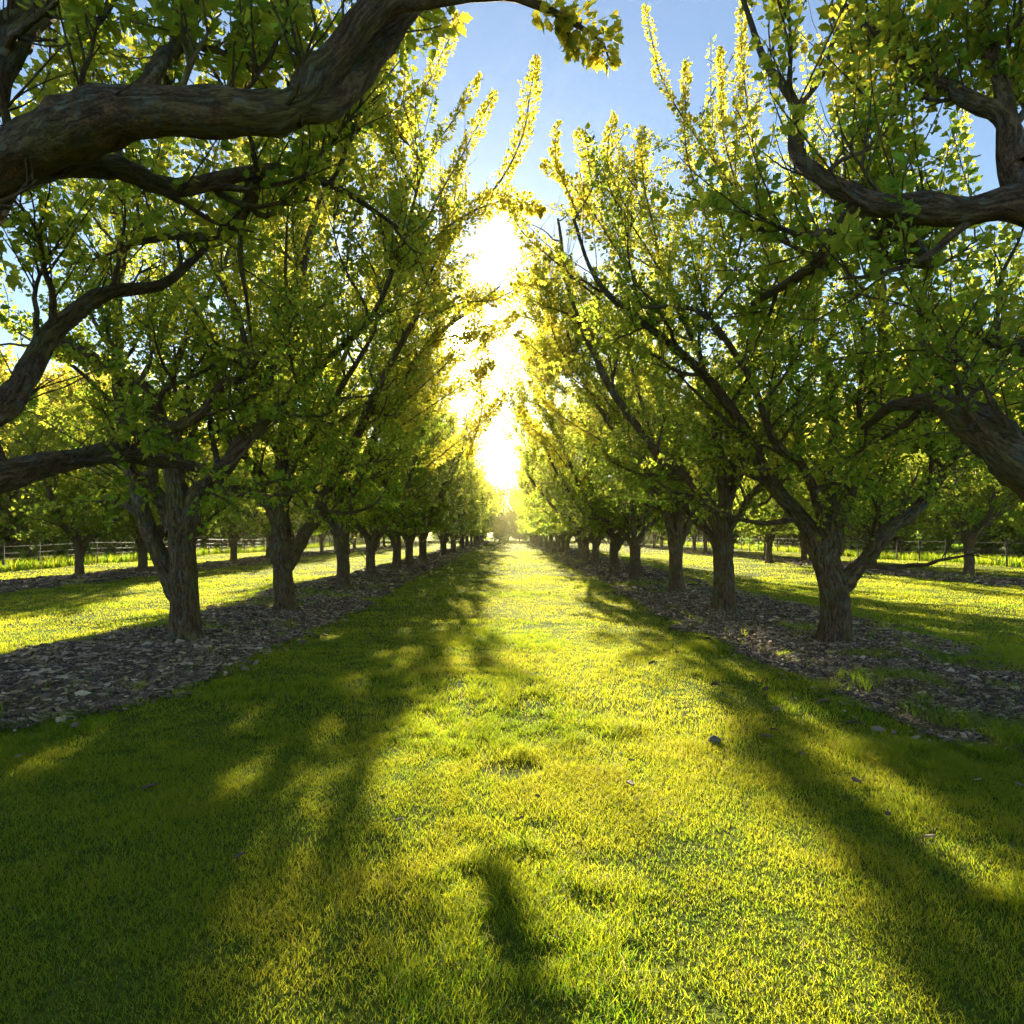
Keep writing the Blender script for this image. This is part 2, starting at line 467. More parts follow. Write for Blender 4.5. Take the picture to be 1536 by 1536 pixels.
def perp(rng, t):
    r = rng.randn(*t.shape)
    return nz(r - t * (r * t).sum(-1, keepdims=True))
def sample(path, t):
    m = len(path); s = np.clip(t, 0, 1) * (m - 1 - 1e-6); i = s.astype(int); u = (s - i)[:, None]
    return path[i] * (1 - u) + path[i + 1] * u, nz(path[i + 1] - path[i])
def bsample(paths, bi, t):
    m = paths.shape[1]; s = np.clip(t, 0, 1) * (m - 1 - 1e-6); i = s.astype(int); u = (s - i)[:, None]
    return paths[bi, i] * (1 - u) + paths[bi, i + 1] * u, nz(paths[bi, i + 1] - paths[bi, i])

def leaves(rng, pos, ax, size, tint, six=True):
    """pos: foot of each leaf; ax: the way it points"""
    n = len(pos)
    ax = nz(ax)
    s = perp(rng, ax)
    nn = np.cross(ax, s)
    L = size * (.45 + 1.0 * rng.rand(n)); W = L * (.62 + .2 * rng.rand(n))
    fold = (.15 + .35 * rng.rand(n)) * W * .5
    L_, W_, f_ = L[:, None], W[:, None], fold[:, None]
    curl = (.25 * (rng.rand(n) - .3) * L)[:, None]
    if six == 'lobed':
        side = [(.10, .22), (.30, .50), (.42, .34), (.62, .44), (.74, .20)]
        pr_ = [pos] + [pos + ax * L_ * a + s * W_ * b + nn * (f_ * b * 2 - curl * a * a) for a, b in side] + [pos + ax * L_ - nn * curl]
        pr_ += [pos + ax * L_ * a - s * W_ * b + nn * (f_ * b * 2 - curl * a * a) for a, b in side[::-1]]
        V = np.stack(pr_, 1).reshape(-1, 3); i = np.arange(n) * 12
        return V, np.concatenate([np.stack([i + j for j in range(7)], 1), np.stack([i] + [i + j for j in range(6, 12)], 1)]), np.repeat(tint, 12)
    if six:
        pts = [pos,
               pos + ax * L_ * .28 + s * W_ * .46 + nn * f_,
               pos + ax * L_ * .68 + s * W_ * .38 + nn * (f_ - curl * .5),
               pos + ax * L_ - nn * curl,
               pos + ax * L_ * .68 - s * W_ * .38 + nn * (f_ - curl * .5),
               pos + ax * L_ * .28 - s * W_ * .46 + nn * f_]
        V = np.stack(pts, 1).reshape(-1, 3); i = np.arange(n) * 6
        Fc = np.concatenate([np.stack([i, i + 1, i + 2, i + 3], 1), np.stack([i, i + 3, i + 4, i + 5], 1)])
        return V, Fc, np.repeat(tint, 6)
    pts = [pos, pos + ax * L_ * .45 + s * W_ * .5 + nn * f_, pos + ax * L_, pos + ax * L_ * .45 - s * W_ * .5 + nn * f_]
    V = np.stack(pts, 1).reshape(-1, 3); i = np.arange(n) * 4
    return V, np.stack([i, i + 1, i + 2, i + 3], 1), np.repeat(tint, 4)

sun_dir = np.array(SUN)
# open air above the lane, between the two rows, as a cone of directions; crowns do not reach into it
SKYP = np.array([(735, -400), (1105, -400), (1105, 50), (1050, 70), (1040, 165), (985, 190), (950, 175), (890, 165), (860, 215), (815, 240),
                 (830, 290), (795, 330), (770, 300), (715, 335), (735, 250), (700, 90)], float)
BLOBS = [(738, 392, 30, 36), (870, 385, 26, 24), (765, 590, 18, 26), (650, 330, 14, 30)]
def in_sky(p):
    y = np.maximum(p[:, 1], .1)
    u = VX + F * p[:, 0] / y; v = HZ - F * (p[:, 2] - EYE) / y
    u = u + 14 * np.sin(v * .11) ; v = v + 12 * np.sin(u * .09)
    c = np.zeros(len(u), bool); n = len(SKYP)
    for i in range(n):
        (x1, y1), (x2, y2) = SKYP[i], SKYP[(i + 1) % n]
        hit = ((y1 > v) != (y2 > v)) & (u < (x2 - x1) * (v - y1) / (y2 - y1 + 1e-9) + x1)
        c ^= hit
    for (a, b, w, h) in BLOBS: c |= ((u - a) / w) ** 2 + ((v - b) / h) ** 2 < 1
    return c
# where the crowns above leave chinks that dapple the lawn: (x, y, half widths) on the ground, and a scatter of small ones
HOLES = [(-2.16, 6.5, .34, .40), (-2.05, 5.2, .28, .26), (-1.7, 4.0, .30, .45), (-1.0, 4.45, .22, .2), (-.9, 3.45, .13, .3), (-3.5, 6.9, .45, .35),
         (-2.9, 4.45, .4, .25), (-1.6, 8.4, .3, .6), (-2.6, 10, .4, .7), (-1.1, 11, .3, .6), (2.3, 8.6, .3, .6), (2.0, 5.3, .3, .3), (2.3, 3.6, .25, .2),
         (2.6, 5.6, .25, .2), (1.8, 11.5, .3, .8)]
def in_hole(x, y):
    x = np.asarray(x); y = np.asarray(y); h = (fbm(x * 2.3 + 11, y * .9 + 3, 2) > .74) & (y > 3.6)
    for (a, b, w, d) in HOLES: h |= ((x - a) / w) ** 2 + ((y - b) / d) ** 2 < .55
    return h
def tree_meshes(seed, limbs, trunk, r_trunk, sec=7, sho=9, dens=62, size=.075, six=True, split=True,
                origin=(0, 0, 0), sec_len=1.5, sho_len=1.15, up=.55, top=9.0, prune=None, low=1.9, win=False, wands=(), rmax=None, clear=0, lane=None, holes=False):
    """trunk: control points (local); limbs: list of (ctrl, r0, r1). Returns dict of meshes."""
    rng = np.random.RandomState(seed)
    wood = []
    tt = np.linspace(0, 1, 18)
    tp = sample(spline(trunk, 60), tt ** 1.6)[0]; tt = tt ** 1.6
    rr = r_trunk * (1 - .14 * tt + .65 * np.exp(-tt * 11) + .10 * np.exp(-((tt - 1) / .12) ** 2))
    rr[-1] *= .62
    V, q = tubes(tp[None], rr[None], 22, .14, rng); tb = np.vstack([tubes.bk, tubes.bk[-1:]])
    ang = np.arange(22) / 22 * 2 * np.pi; ph = rng.rand() * 6
    lob = np.clip(np.cos(ang * 4 + ph) + .5 * np.cos(ang * 7 + 2 * ph), -.3, 1.5)
    Vr = V.reshape(18, 22, 3); zz = Vr[..., 2:3]
    Vr[..., :2] = tp[:, None, :2] + (Vr[..., :2] - tp[:, None, :2]) * (1 + .38 * np.exp(-np.clip(zz, 0, 9) / .14) * lob[None, :, None])
    V = Vr.reshape(-1, 3)
    # closed, rounded top
    V = np.vstack([V, tp[-1:] + np.array([[0, 0, .05]])]); b = 17 * 22; j = np.arange(22)
    tri = np.stack([b + j, b + (j + 1) % 22, np.full(22, len(V) - 1)], 1)
    trunk_me = mesh('trunk', V, [q, tri], BARK, smooth=True, bk=tb)
    limb_me, LV, LF, LT, lo = [], [], [], [], 0
    allwood = []
    for (ctrl, r0, r1) in limbs:
        m = 64 if r0 > .1 and six else 28
        path = spline(ctrl, m)
        ln = np.linalg.norm(np.diff(path, axis=0), axis=1).sum()
        wob = rng.randn(28, 3) * .5; wob = (wob + np.roll(wob, 1, 0) + np.roll(wob, -1, 0)) / 3
        t = np.linspace(0, 1, m)
        wob = np.stack([np.interp(t, np.linspace(0, 1, 28), wob[:, c_]) for c_ in range(3)], 1)
        path[2:] += (wob * min(.05, .012 * ln))[2:]
        rad = r0 * (1 - t) ** .9 + r1 * t ** .9 + r0 * .25 * np.exp(-t * 14)
        if m == 64:                              # knots and swellings of an old limb
            for tk in rng.rand(7): rad = rad * (1 + (.08 + .16 * rng.rand()) * np.exp(-((t - tk) / (.012 + .02 * rng.rand())) ** 2))
            rad = rad * (1 + .14 * (np.interp(t, np.linspace(0, 1, 16), rng.rand(16)) - .5))
        bits = [tubes(path[None], rad[None], (20 if m == 64 else 14) if six else 7, .16, rng)]; bks = [tubes.bk]
        n2 = max(2, int(sec * (.6 + ln / 6)))
        t2 = .14 + .86 * (np.arange(n2) + rng.rand(n2)) / n2
        p2, d2 = sample(path, t2)
        out = p2 - np.array([0, 0, p2[:, 2].mean()]); out[:, 2] = 0
        dirs = nz(d2 * .55 + perp(rng, d2) * .85 + np.array([0, 0, .12 + .15 * up]))
        L2 = sec_len * (.6 + .8 * rng.rand(n2)) * (1 - .25 * t2)
        s2 = grow(rng, p2, dirs, L2, 10, .16, np.full(n2, .05))
        if win:
            ok = ~np.any([in_sky(s2[:, q_] + np.array(origin)) for q_ in (2, 4, 5, 7, 8, 9)], axis=0)
            s2 = np.where(ok[:, None, None], s2, s2[:, :1] + (s2 - s2[:, :1]) * .06)
        r2 = np.interp(t2, t, rad) * .42 + .006
        r2 = np.minimum(r2, .03 * L2 if clear else .05 * L2)
        R2 = r2[:, None] * np.linspace(1, .22, 10)[None]
        bits.append(tubes(s2, R2, 6 if six else 4)); bks.append(tubes.bk)
        # leafy shoots, from the secondaries and from the outer half of the limb
        nb = int(n2 * sho)
        bi = rng.randint(0, n2, nb); t3 = .12 + .88 * rng.rand(nb) ** .8
        p3, d3 = bsample(s2, bi, t3)
        n4 = int(sho * .8 + 3); t4 = .3 + .7 * rng.rand(n4)
        p4, d4 = sample(path, t4)
        p3 = np.vstack([p3, p4]); d3 = np.vstack([d3, d4]); nb = len(p3)
        u = up * (.2 + 1.3 * rng.rand(nb)) * np.clip((p3[:, 2] - 1.5) / 3.0, .15, 1.2)
        dirs = nz(d3 * .5 + perp(rng, d3) * .65 + np.array([0, 0, 1.0]) * u[:, None])
        L3 = sho_len * (.35 + .9 * rng.rand(nb) ** 1.3) * (1 + .35 * (p3[:, 2] > 4.5))
        L3 = np.where(rng.rand(nb) < .08, L3 * 1.5, L3)
        s3 = grow(rng, p3, dirs, L3, 7, .09, np.where(p3[:, 2] > 3, .06, -.03))
        if win:                                  # shoots that would stand in the open sky above the lane are shorter
            ok = ~np.any([in_sky(s3[:, q_] + np.array(origin)) for q_ in (1, 3, 5, 6)], axis=0); s3 = s3[ok]; L3 = L3[ok]; nb = len(s3)
        if six: bits.append(tubes(s3, (.0085 * np.linspace(1, .3, 7))[None].repeat(nb, 0), 3)); bks.append(tubes.bk)
        # leaves
        nl = np.maximum(3, (L3 * dens).astype(int))
        li = np.repeat(np.arange(nb), nl); tl = rng.rand(len(li)) ** .85
        pl, dl = bsample(s3, li, tl)
        sp = perp(rng, dl)
        ax = sp + dl * .45 + np.array([0, 0, -.25]) + .25 * rng.randn(len(li), 3)
        pl = pl + sp * (.012 + .03 * rng.rand(len(li), 1))
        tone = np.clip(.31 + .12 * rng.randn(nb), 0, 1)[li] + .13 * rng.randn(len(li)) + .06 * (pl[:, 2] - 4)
        kp = (pl[:, 2] < top) & (pl[:, 2] > low - .5 + .5 * rng.rand(len(li)))
        if clear:                                # the thick old limbs are bare
            for c2, ra, _ in limbs:
                if ra > .095:
                    q_ = spline(c2, 40)[:34]
                    kp &= np.min(np.linalg.norm(pl[:, None] - q_[None], axis=2), 1) > clear * (.7 + .6 * vnoise(pl[:, 0] * 3, pl[:, 1] * 3))
        if lane is not None:                     # crowns stay back from the strip of light along the lane
            g = pl + np.array(origin); gx_ = g[:, 0] + .244 * g[:, 2]; gy_ = g[:, 1] - g[:, 2] / .295
            wob = .9 * (fbm(gy_ * .45 + 3, gx_ * 0, 2) - .5) + .45 * (fbm(gy_ * 1.7, gx_ * 0 + 4, 2) - .5) + .1 * rng.randn(len(li))
            if holes: kp &= ~(in_hole(gx_ + .06 * rng.randn(len(li)), gy_ + .15 * rng.randn(len(li))) & (rng.rand(len(li)) < .97))
            kp &= ~((gx_ > lane[0] + wob) & (gx_ < lane[1] - wob) & (gy_ > 2.2) & (rng.rand(len(li)) < .93))
        if rmax: kp &= np.hypot(pl[:, 0], pl[:, 1]) < rmax * (.86 + .26 * rng.rand(len(li)))
        if win: kp &= ~in_sky(pl + np.array(origin))
        if prune is not None:
            g = pl + np.array(origin)
            for (o_, dr, rad_, d0_) in prune:
                w = g - o_; al = w @ dr; dist = np.linalg.norm(w - al[:, None] * dr, axis=1)
                kp &= ~((dist < al * rad_ * (.75 + .5 * rng.rand(len(dist)))) & (al > 0))
        V, Fc, ti = leaves(rng, pl[kp], ax[kp], size, np.clip(tone[kp], 0, .97), six)
        LV.append(V); LF.append(Fc + lo); LT.append(ti); lo += len(V)
        Vs, qs, o = [], [], 0
        for V, q in bits: Vs.append(V); qs.append(q + o); o += len(V)
        Vs, qs = np.concatenate(Vs), np.concatenate(qs)
        bks = np.concatenate(bks)
        if split: limb_me.append(mesh('limb', Vs, [qs], BARK, smooth=True, bk=bks))
        else: allwood.append((Vs, qs, bks))
    for pts, wd in wands:                        # long upright whips thickly set with leaves
        m = 14; path = spline(pts, m); ln = np.linalg.norm(np.diff(path, axis=0), axis=1).sum()
        V, q = tubes(path[None], np.linspace(.016, .005, m)[None], 5)
        limb_me.append(mesh('limb', V, [q], BARK, smooth=True, bk=tubes.bk))
        nl = int(ln * (280 + 3200 * max(0, wd - .13))); tl = rng.rand(nl); pl, dl = sample(path, tl)
        sp = perp(rng, dl); prof = np.interp(tl, [0, .2, .85, 1], [.5, 1, .85, .35]) * (.35 + 1.15 * vnoise(tl * ln * 6, tl * 0 + ln * 50))
        pl = pl + sp * (wd * prof * rng.rand(nl) ** .6)[:, None] * .7
        ax = sp + dl * .7 + .3 * rng.randn(nl, 3)
        V, Fc, ti = leaves(rng, pl, ax, size * .85, np.clip(.62 + .14 * rng.randn(nl), 0, .97), six)
        LV.append(V); LF.append(Fc + lo); LT.append(ti); lo += len(V)
    crown = mesh('crown', np.concatenate(LV), [np.concatenate(LF)], LEAF, np.concatenate(LT))
    if not split:                                # small in the picture: wood in one trunk mesh
        Vt, qt = tubes(tp[None], rr[None], 10, .1, rng)
        Vs, qs, bk_, o = [Vt], [qt], [tubes.bk], len(Vt)
        for V, q, b_ in allwood: Vs.append(V); qs.append(q + o); bk_.append(b_); o += len(V)
        trunk_me = mesh('trunk', np.concatenate(Vs), [np.concatenate(qs)], BARK, smooth=True, bk=np.concatenate(bk_))
    return dict(trunk=trunk_me, limbs=limb_me, crown=crown)

def rand_limbs(seed, n=5, fork=1.25, spread=1.0, height=6.6, r=.13):
    rg = np.random.RandomState(seed + 77)
    out = []
    a0 = rg.rand() * 6.28
    for i in range(n):
        a = a0 + i * 6.283 / n + .35 * rg.randn()
        s = spread * (.8 + .4 * rg.rand()); c, sn = math.cos(a), math.sin(a)
        z0 = fork - .25 * rg.rand()
        hh = height * (.75 + .35 * rg.rand())
        if i == n - 1: s *= .35; hh = height * 1.05
        pts = [(c * .04, sn * .04, z0 - .12), (c * .35 * s, sn * .35 * s, z0 + .42), (c * 1.1 * s, sn * 1.1 * s, z0 + .95 + .3 * rg.rand()),
               (c * 1.75 * s, sn * 1.75 * s, z0 + (hh - z0) * .48), (c * 2.35 * s, sn * 2.35 * s, z0 + (hh - z0) * .75), (c * 2.6 * s + .4 * rg.randn(), sn * 2.6 * s + .4 * rg.randn(), hh)]
        out.append((pts, r * (.75 + .4 * rg.rand()), .02))
    return out

def place(me, loc, rz=0.0, s=1.0, name='orchard_tree'):
    e = bpy.data.objects.new(name, None); C.objects.link(e)
    e.location = loc; e.rotation_euler = (0, 0, rz); e.scale = (s, s, s)
    e.empty_display_size = .3
    obj('trunk', me['trunk'], e)
    for l_ in me['limbs']: obj('limb', l_, e)
    obj('crown', me['crown'], e)
    return e
def at(x, y): return np.array([x, y, float(gh(x, y)) - .02])

# gap in the foliage where the low sun shows through
eye = np.array([0, 0, EYE])
PR = [(eye, sun_dir, .017, 0)]

def custom(seed, base, trunk_px, limbs_px, r, label, wands_px=(), **kw):
    """limbs given as lists of (px, py, depth) control points"""
    b = at(*base)
    tr = [(0, 0, -.08)] + [tuple(P(*q) - b) for q in trunk_px]
    ls = []
    for pts, r0, r1 in limbs_px:
        ls.append(([tuple(P(*q) - b) for q in pts], r0, r1))
    wd = [([tuple(P(*q) - b) for q in pts], w) for pts, w in wands_px]
    me = tree_meshes(seed, ls, tr, r, origin=b, prune=PR, win=True, wands=wd, lane=(-.45, 1.15), holes=True, **kw)
    e = place(me, b)
    tag(e, label, 'tree')
    return e

ORD = ['first', 'second', 'third', 'fourth', 'fifth', 'sixth', 'seventh', 'eighth', 'ninth', 'tenth']

# nearest pair: trunks just out of the frame, their limbs reach in
custom(101, (-4.3, 4.7), [(-170, 800, 4.7), (-150, 560, 4.6)], [
    ([(-160, 620, 4.6), (-90, 380, 4.2), (0, 250, 3.9), (110, 195, 3.7), (200, 165, 3.6), (330, 172, 3.6), (440, 165, 3.7), (500, 90, 3.75), (560, 20, 3.8), (640, -90, 4.0), (700, -260, 4.3)], .165, .05),
    ([(555, 30, 3.8), (600, 8, 3.8), (700, -6, 3.85), (790, 3, 3.9), (850, 28, 3.95), (905, 62, 4.0)], .05, .008),
    ([(440, 160, 3.7), (500, 150, 3.8), (560, 85, 4.0), (610, 25, 4.2), (660, -40, 4.4), (730, -120, 4.7)], .085, .03),
    ([(-130, 330, 4.2), (-20, 130, 4.2), (20, 60, 4.2), (60, 0, 4.3), (110, -120, 4.5), (150, -260, 4.8)], .12, .05),
    ([(20, 255, 3.9), (130, 248, 4.1), (200, 262, 4.3), (280, 278, 4.6), (370, 262, 5.0), (440, 256, 5.4), (520, 290, 5.9), (600, 340, 6.4)], .085, .015),
    ([(380, 262, 5.05), (375, 300, 5.2), (330, 350, 5.5), (250, 355, 5.8), (180, 370, 6.2)], .06, .02),
    ([(-150, 700, 4.6), (-60, 640, 4.9), (20, 590, 5.2), (80, 500, 5.5), (150, 445, 5.8), (255, 420, 6.2), (340, 330, 6.8)], .125, .02),
    ([(-160, 760, 4.5), (-80, 740, 4.8), (0, 716, 5.2), (80, 692, 5.7), (180, 682, 6.2), (270, 698, 6.8), (345, 702, 7.4)], .155, .03),
    ([(215, 145, 3.65), (240, 90, 3.8), (275, 60, 4.0), (300, -30, 4.3), (330, -150, 4.7)], .05, .02)],
    .26, 'nearest tree left of the lane, thick arched limb crossing above the lawn', [
    ([(60, 200, 5.2), (75, 100, 5.3), (70, -40, 5.5)], .12), ([(110, 200, 5.4), (112, 80, 5.5), (105, -60, 5.6)], .12), ([(145, 210, 5.6), (140, 120, 5.6), (150, 40, 5.8)], .09),
    ([(355, 150, 5.2), (365, 70, 5.3), (385, -50, 5.5)], .12), ([(400, 140, 5.0), (405, 60, 5.2), (420, -60, 5.4)], .12), ([(450, 240, 5.5), (540, 130, 5.8), (600, 20, 6.2)], .13),
    ([(800, 5, 3.9), (850, 28, 3.95), (900, 60, 4.0), (915, 92, 4.02)], .17), ([(840, 22, 3.95), (855, 55, 4.0), (862, 85, 4.05)], .10)],
    sec=7, sho=8, dens=50, size=.070, sec_len=.95, sho_len=.8, clear=.40, six='lobed', up=.7, low=2.0)
custom(102, (4.6, 4.7), [(1720, 800, 4.7), (1700, 640, 4.6)], [
    ([(1700, 800, 4.6), (1620, 745, 4.5), (1540, 700, 4.5), (1480, 650, 4.8), (1425, 612, 5.3), (1400, 600, 5.6), (1340, 612, 6.0), (1290, 640, 6.6)], .20, .02),
    ([(1700, 620, 4.5), (1640, 420, 4.2), (1536, 315, 4.2), (1440, 318, 4.3), (1360, 308, 4.4), (1290, 292, 4.5), (1230, 270, 4.7), (1195, 235, 4.9), (1190, 165, 5.2), (1150, 90, 5.5), (1110, -20, 5.9)], .115, .018),
    ([(1300, 300, 4.5), (1255, 350, 4.7), (1225, 395, 4.9), (1180, 425, 5.2), (1130, 455, 5.6)], .06, .025),
    ([(1525, 300, 4.3), (1505, 180, 4.4), (1440, 140, 4.6), (1370, 110, 4.9), (1320, 60, 5.2), (1250, -10, 5.6)], .07, .02),
    ([(1530, 250, 4.3), (1510, 150, 4.5), (1480, 60, 4.7), (1470, -60, 5.0)], .06, .03),
    ([(1345, 312, 4.4), (1370, 360, 4.8), (1390, 395, 5.1), (1330, 385, 5.4), (1270, 365, 5.7)], .045, .02),
    ([(1690, 700, 4.6), (1620, 560, 5.0), (1520, 520, 5.6), (1450, 500, 6.2), (1380, 470, 6.8)], .09, .02)],
    .25, 'nearest tree right of the lane, dark limb reaching in overhead',
    sec=7, sho=8, dens=50, size=.070, sec_len=.95, sho_len=.8, clear=.40, six='lobed', up=.75, low=2.0)
# second pair
custom(103, (-4.42, 9.15), [(275, 880, 9.1), (272, 800, 9.1), (276, 765, 9.1)], [
    ([(276, 800, 9.1), (292, 745, 9.1), (340, 700, 9.2), (375, 640, 9.4), (400, 570, 9.6), (440, 450, 9.9), (470, 330, 10.2), (520, 210, 10.4)], .13, .03),
    ([(272, 895, 9.15), (240, 840, 9.2), (200, 730, 9.4), (180, 620, 9.6), (175, 500, 9.8), (180, 380, 10), (160, 250, 10.3)], .12, .03),
    ([(270, 790, 9.1), (262, 715, 9.0), (235, 640, 8.9), (225, 590, 8.8), (150, 540, 8.5), (70, 500, 8.2)], .14, .03),
    ([(235, 640, 8.9), (290, 630, 8.8), (330, 580, 8.8), (370, 560, 8.9), (360, 480, 9.0), (310, 380, 9.2)], .07, .02),
    ([(300, 735, 9.1), (380, 650, 8.6), (470, 560, 8.2), (560, 470, 8.0), (600, 360, 8.0), (640, 250, 8.1)], .06, .012),
    ([(260, 800, 9.2), (230, 700, 10), (260, 560, 10.8), (330, 400, 11.5), (380, 250, 12)], .08, .02)],
    .18, 'second tree left of the lane, thick dark trunk at the edge of the bark bed', [
    ([(700, 330, 9.0), (755, 265, 9.0), (785, 200, 9.0), (795, 140, 9.0), (805, 88, 9.1)], .19),
    ([(610, 400, 8.6), (650, 310, 8.8), (700, 220, 9.0), (742, 140, 9.1)], .16), ([(580, 340, 8.6), (630, 250, 8.8), (680, 180, 9.0), (720, 115, 9.1)], .13),
    ([(530, 330, 8.4), (590, 220, 8.5), (650, 110, 8.7), (690, 20, 8.9)], .17), ([(490, 300, 8.6), (540, 180, 8.7), (590, 60, 8.8), (620, -40, 8.9)], .15),
    ([(600, 420, 8.3), (660, 350, 8.5), (720, 312, 8.8), (775, 300, 9.0), (815, 320, 9.2)], .25), ([(640, 480, 8.8), (690, 455, 8.9), (740, 450, 9.0), (780, 430, 9.1)], .16), ([(620, 470, 8.6), (650, 400, 8.7), (670, 350, 8.8), (665, 300, 8.9)], .15)], sec=9, sho=9, dens=74, size=.056, sec_len=1.5, low=2.0)
custom(104, (4.48, 9.15), [(1252, 900, 9.1), (1240, 840, 9.1), (1245, 805, 9.1)], [
    ([(1238, 850, 9.1), (1215, 800, 9.1), (1170, 740, 9.0), (1135, 690, 8.9), (1115, 640, 8.8), (1060, 570, 8.6), (985, 500, 8.5), (900, 430, 8.4), (860, 330, 8.5)], .12, .015),
    ([(1245, 830, 9.1), (1252, 780, 9.1), (1275, 720, 9.2), (1305, 660, 9.3), (1320, 590, 9.4), (1325, 480, 9.6), (1300, 330, 9.9), (1290, 200, 10.2)], .15, .03),
    ([(1262, 880, 9.1), (1290, 845, 9.1), (1340, 795, 9.2), (1385, 750, 9.3), (1430, 690, 9.5), (1480, 600, 9.8), (1520, 480, 10.2)], .11, .03),
    ([(1240, 815, 9.1), (1228, 745, 8.8), (1200, 695, 8.5), (1165, 665, 8.2), (1120, 560, 7.9), (1050, 470, 7.8), (960, 460, 7.8)], .07, .02),
    ([(1243, 790, 9.1), (1240, 720, 9.2), (1250, 650, 9.3), (1240, 560, 9.6), (1180, 420, 10), (1100, 300, 10.4), (1050, 170, 10.6)], .07, .02),
    ([(1300, 660, 9.3), (1370, 625, 9.0), (1450, 600, 8.7), (1500, 530, 8.4)], .06, .02)],
    .19, 'second tree right of the lane, open vase of three limbs with one leaning far right', [
    ([(1000, 420, 9.2), (930, 310, 9.2), (885, 250, 9.2), (868, 195, 9.2)], .15), ([(950, 330, 9.2), (915, 260, 9.2), (912, 215, 9.2), (922, 172, 9.2)], .14),
    ([(985, 360, 9.3), (965, 270, 9.3), (963, 190, 9.3)], .10), ([(870, 330, 9.0), (840, 260, 9.0), (832, 225, 9.0), (837, 182, 9.0)], .07),
    ([(940, 400, 9.0), (890, 320, 9.0), (850, 270, 9.0), (812, 245, 9.0)], .15), ([(900, 450, 8.8), (830, 390, 8.9), (785, 350, 9.0), (750, 290, 9.0)], .13),
    ([(1060, 330, 9.5), (1030, 230, 9.5), (1028, 150, 9.5), (1030, 92, 9.5)], .09), ([(1110, 300, 9.5), (1085, 200, 9.5), (1082, 130, 9.5), (1080, 72, 9.5)], .09),
    ([(1100, 280, 9.3), (1030, 185, 9.3), (990, 110, 9.3), (968, 10, 9.4)], .11), ([(1140, 280, 9.5), (1120, 150, 9.5), (1112, 60, 9.5), (1118, -20, 9.5)], .12)], sec=9, sho=9, dens=74, size=.056, sec_len=1.5, low=2.0)
# third pair
custom(105, (-4.42, 13.4), [(424, 860, 13.4), (426, 830, 13.4)], [
    ([(424, 845, 13.4), (422, 780, 13.4), (424, 710, 13.4), (430, 640, 13.4), (450, 540, 13.6), (440, 420, 13.9), (460, 330, 14.1)], .19, .03),
    ([(430, 850, 13.4), (455, 805, 13.4), (485, 750, 13.4), (520, 690, 13.3), (560, 600, 13.2), (610, 500, 13.1), (660, 400, 13.2), (700, 310, 13.4)], .13, .02),
    ([(420, 800, 13.4), (395, 740, 13.3), (360, 670, 13.0), (320, 600, 12.7), (300, 500, 12.5)], .09, .02),
    ([(424, 740, 13.4), (450, 680, 12.9), (500, 600, 12.4), (560, 500, 12), (590, 380, 12)], .08, .02),
    ([(424, 700, 13.4), (400, 620, 14), (380, 520, 14.8), (390, 420, 15.3)], .08, .02)],
    .20, 'third tree left of the lane, upright trunk with a second stem leaning right', [
    ([(600, 640, 13.2), (660, 600, 13.2), (705, 570, 13.2), (742, 545, 13.2)], .28), ([(610, 600, 13.2), (670, 545, 13.2), (705, 500, 13.3), (715, 450, 13.4)], .3),
    ([(640, 700, 13.3), (690, 660, 13.3), (728, 630, 13.3), (750, 600, 13.3)], .24), ([(600, 520, 13.2), (640, 450, 13.2), (680, 400, 13.2)], .25), ([(700, 690, 13.4), (722, 620, 13.4), (720, 560, 13.5), (728, 500, 13.5)], .26)], sec=9, sho=9, dens=72, size=.058, sec_len=1.5, low=2.1)
custom(106, (4.35, 13.4), [(1086, 860, 13.4), (1084, 800, 13.4), (1082, 780, 13.4)], [
    ([(1082, 800, 13.4), (1060, 755, 13.4), (1030, 715, 13.3), (985, 680, 13.1), (930, 600, 12.9), (880, 510, 12.8), (850, 420, 12.9), (835, 330, 13.1)], .12, .02),
    ([(1086, 800, 13.4), (1092, 750, 13.4), (1110, 710, 13.5), (1140, 650, 13.7), (1160, 560, 13.9), (1170, 450, 14)], .12, .02),
    ([(1080, 835, 13.4), (1062, 800, 13.6), (1040, 775, 14), (1000, 720, 14.5), (960, 600, 15), (930, 470, 15.3)], .09, .02),
    ([(1086, 790, 13.4), (1084, 720, 13.2), (1070, 640, 12.8), (1050, 540, 12.4), (1000, 420, 12.2), (960, 300, 12.2)], .10, .02),
    ([(1090, 800, 13.4), (1130, 740, 12.9), (1190, 680, 12.4), (1220, 580, 12)], .08, .02)],
    .20, 'third tree right of the lane, straight trunk forking into low spreading limbs', [
    ([(900, 600, 13), (850, 560, 13), (810, 530, 13), (775, 500, 13)], .2), ([(900, 660, 13.2), (850, 630, 13.2), (815, 600, 13.2), (795, 570, 13.2)], .18), ([(900, 520, 13), (850, 460, 13), (810, 430, 13), (775, 425, 13)], .2), ([(850, 700, 13.2), (820, 660, 13.2), (795, 640, 13.2), (778, 610, 13.2)], .24), ([(860, 560, 13), (830, 500, 13), (825, 450, 13), (800, 400, 13)], .28)], sec=9, sho=9, dens=72, size=.058, sec_len=1.5, low=2.1)

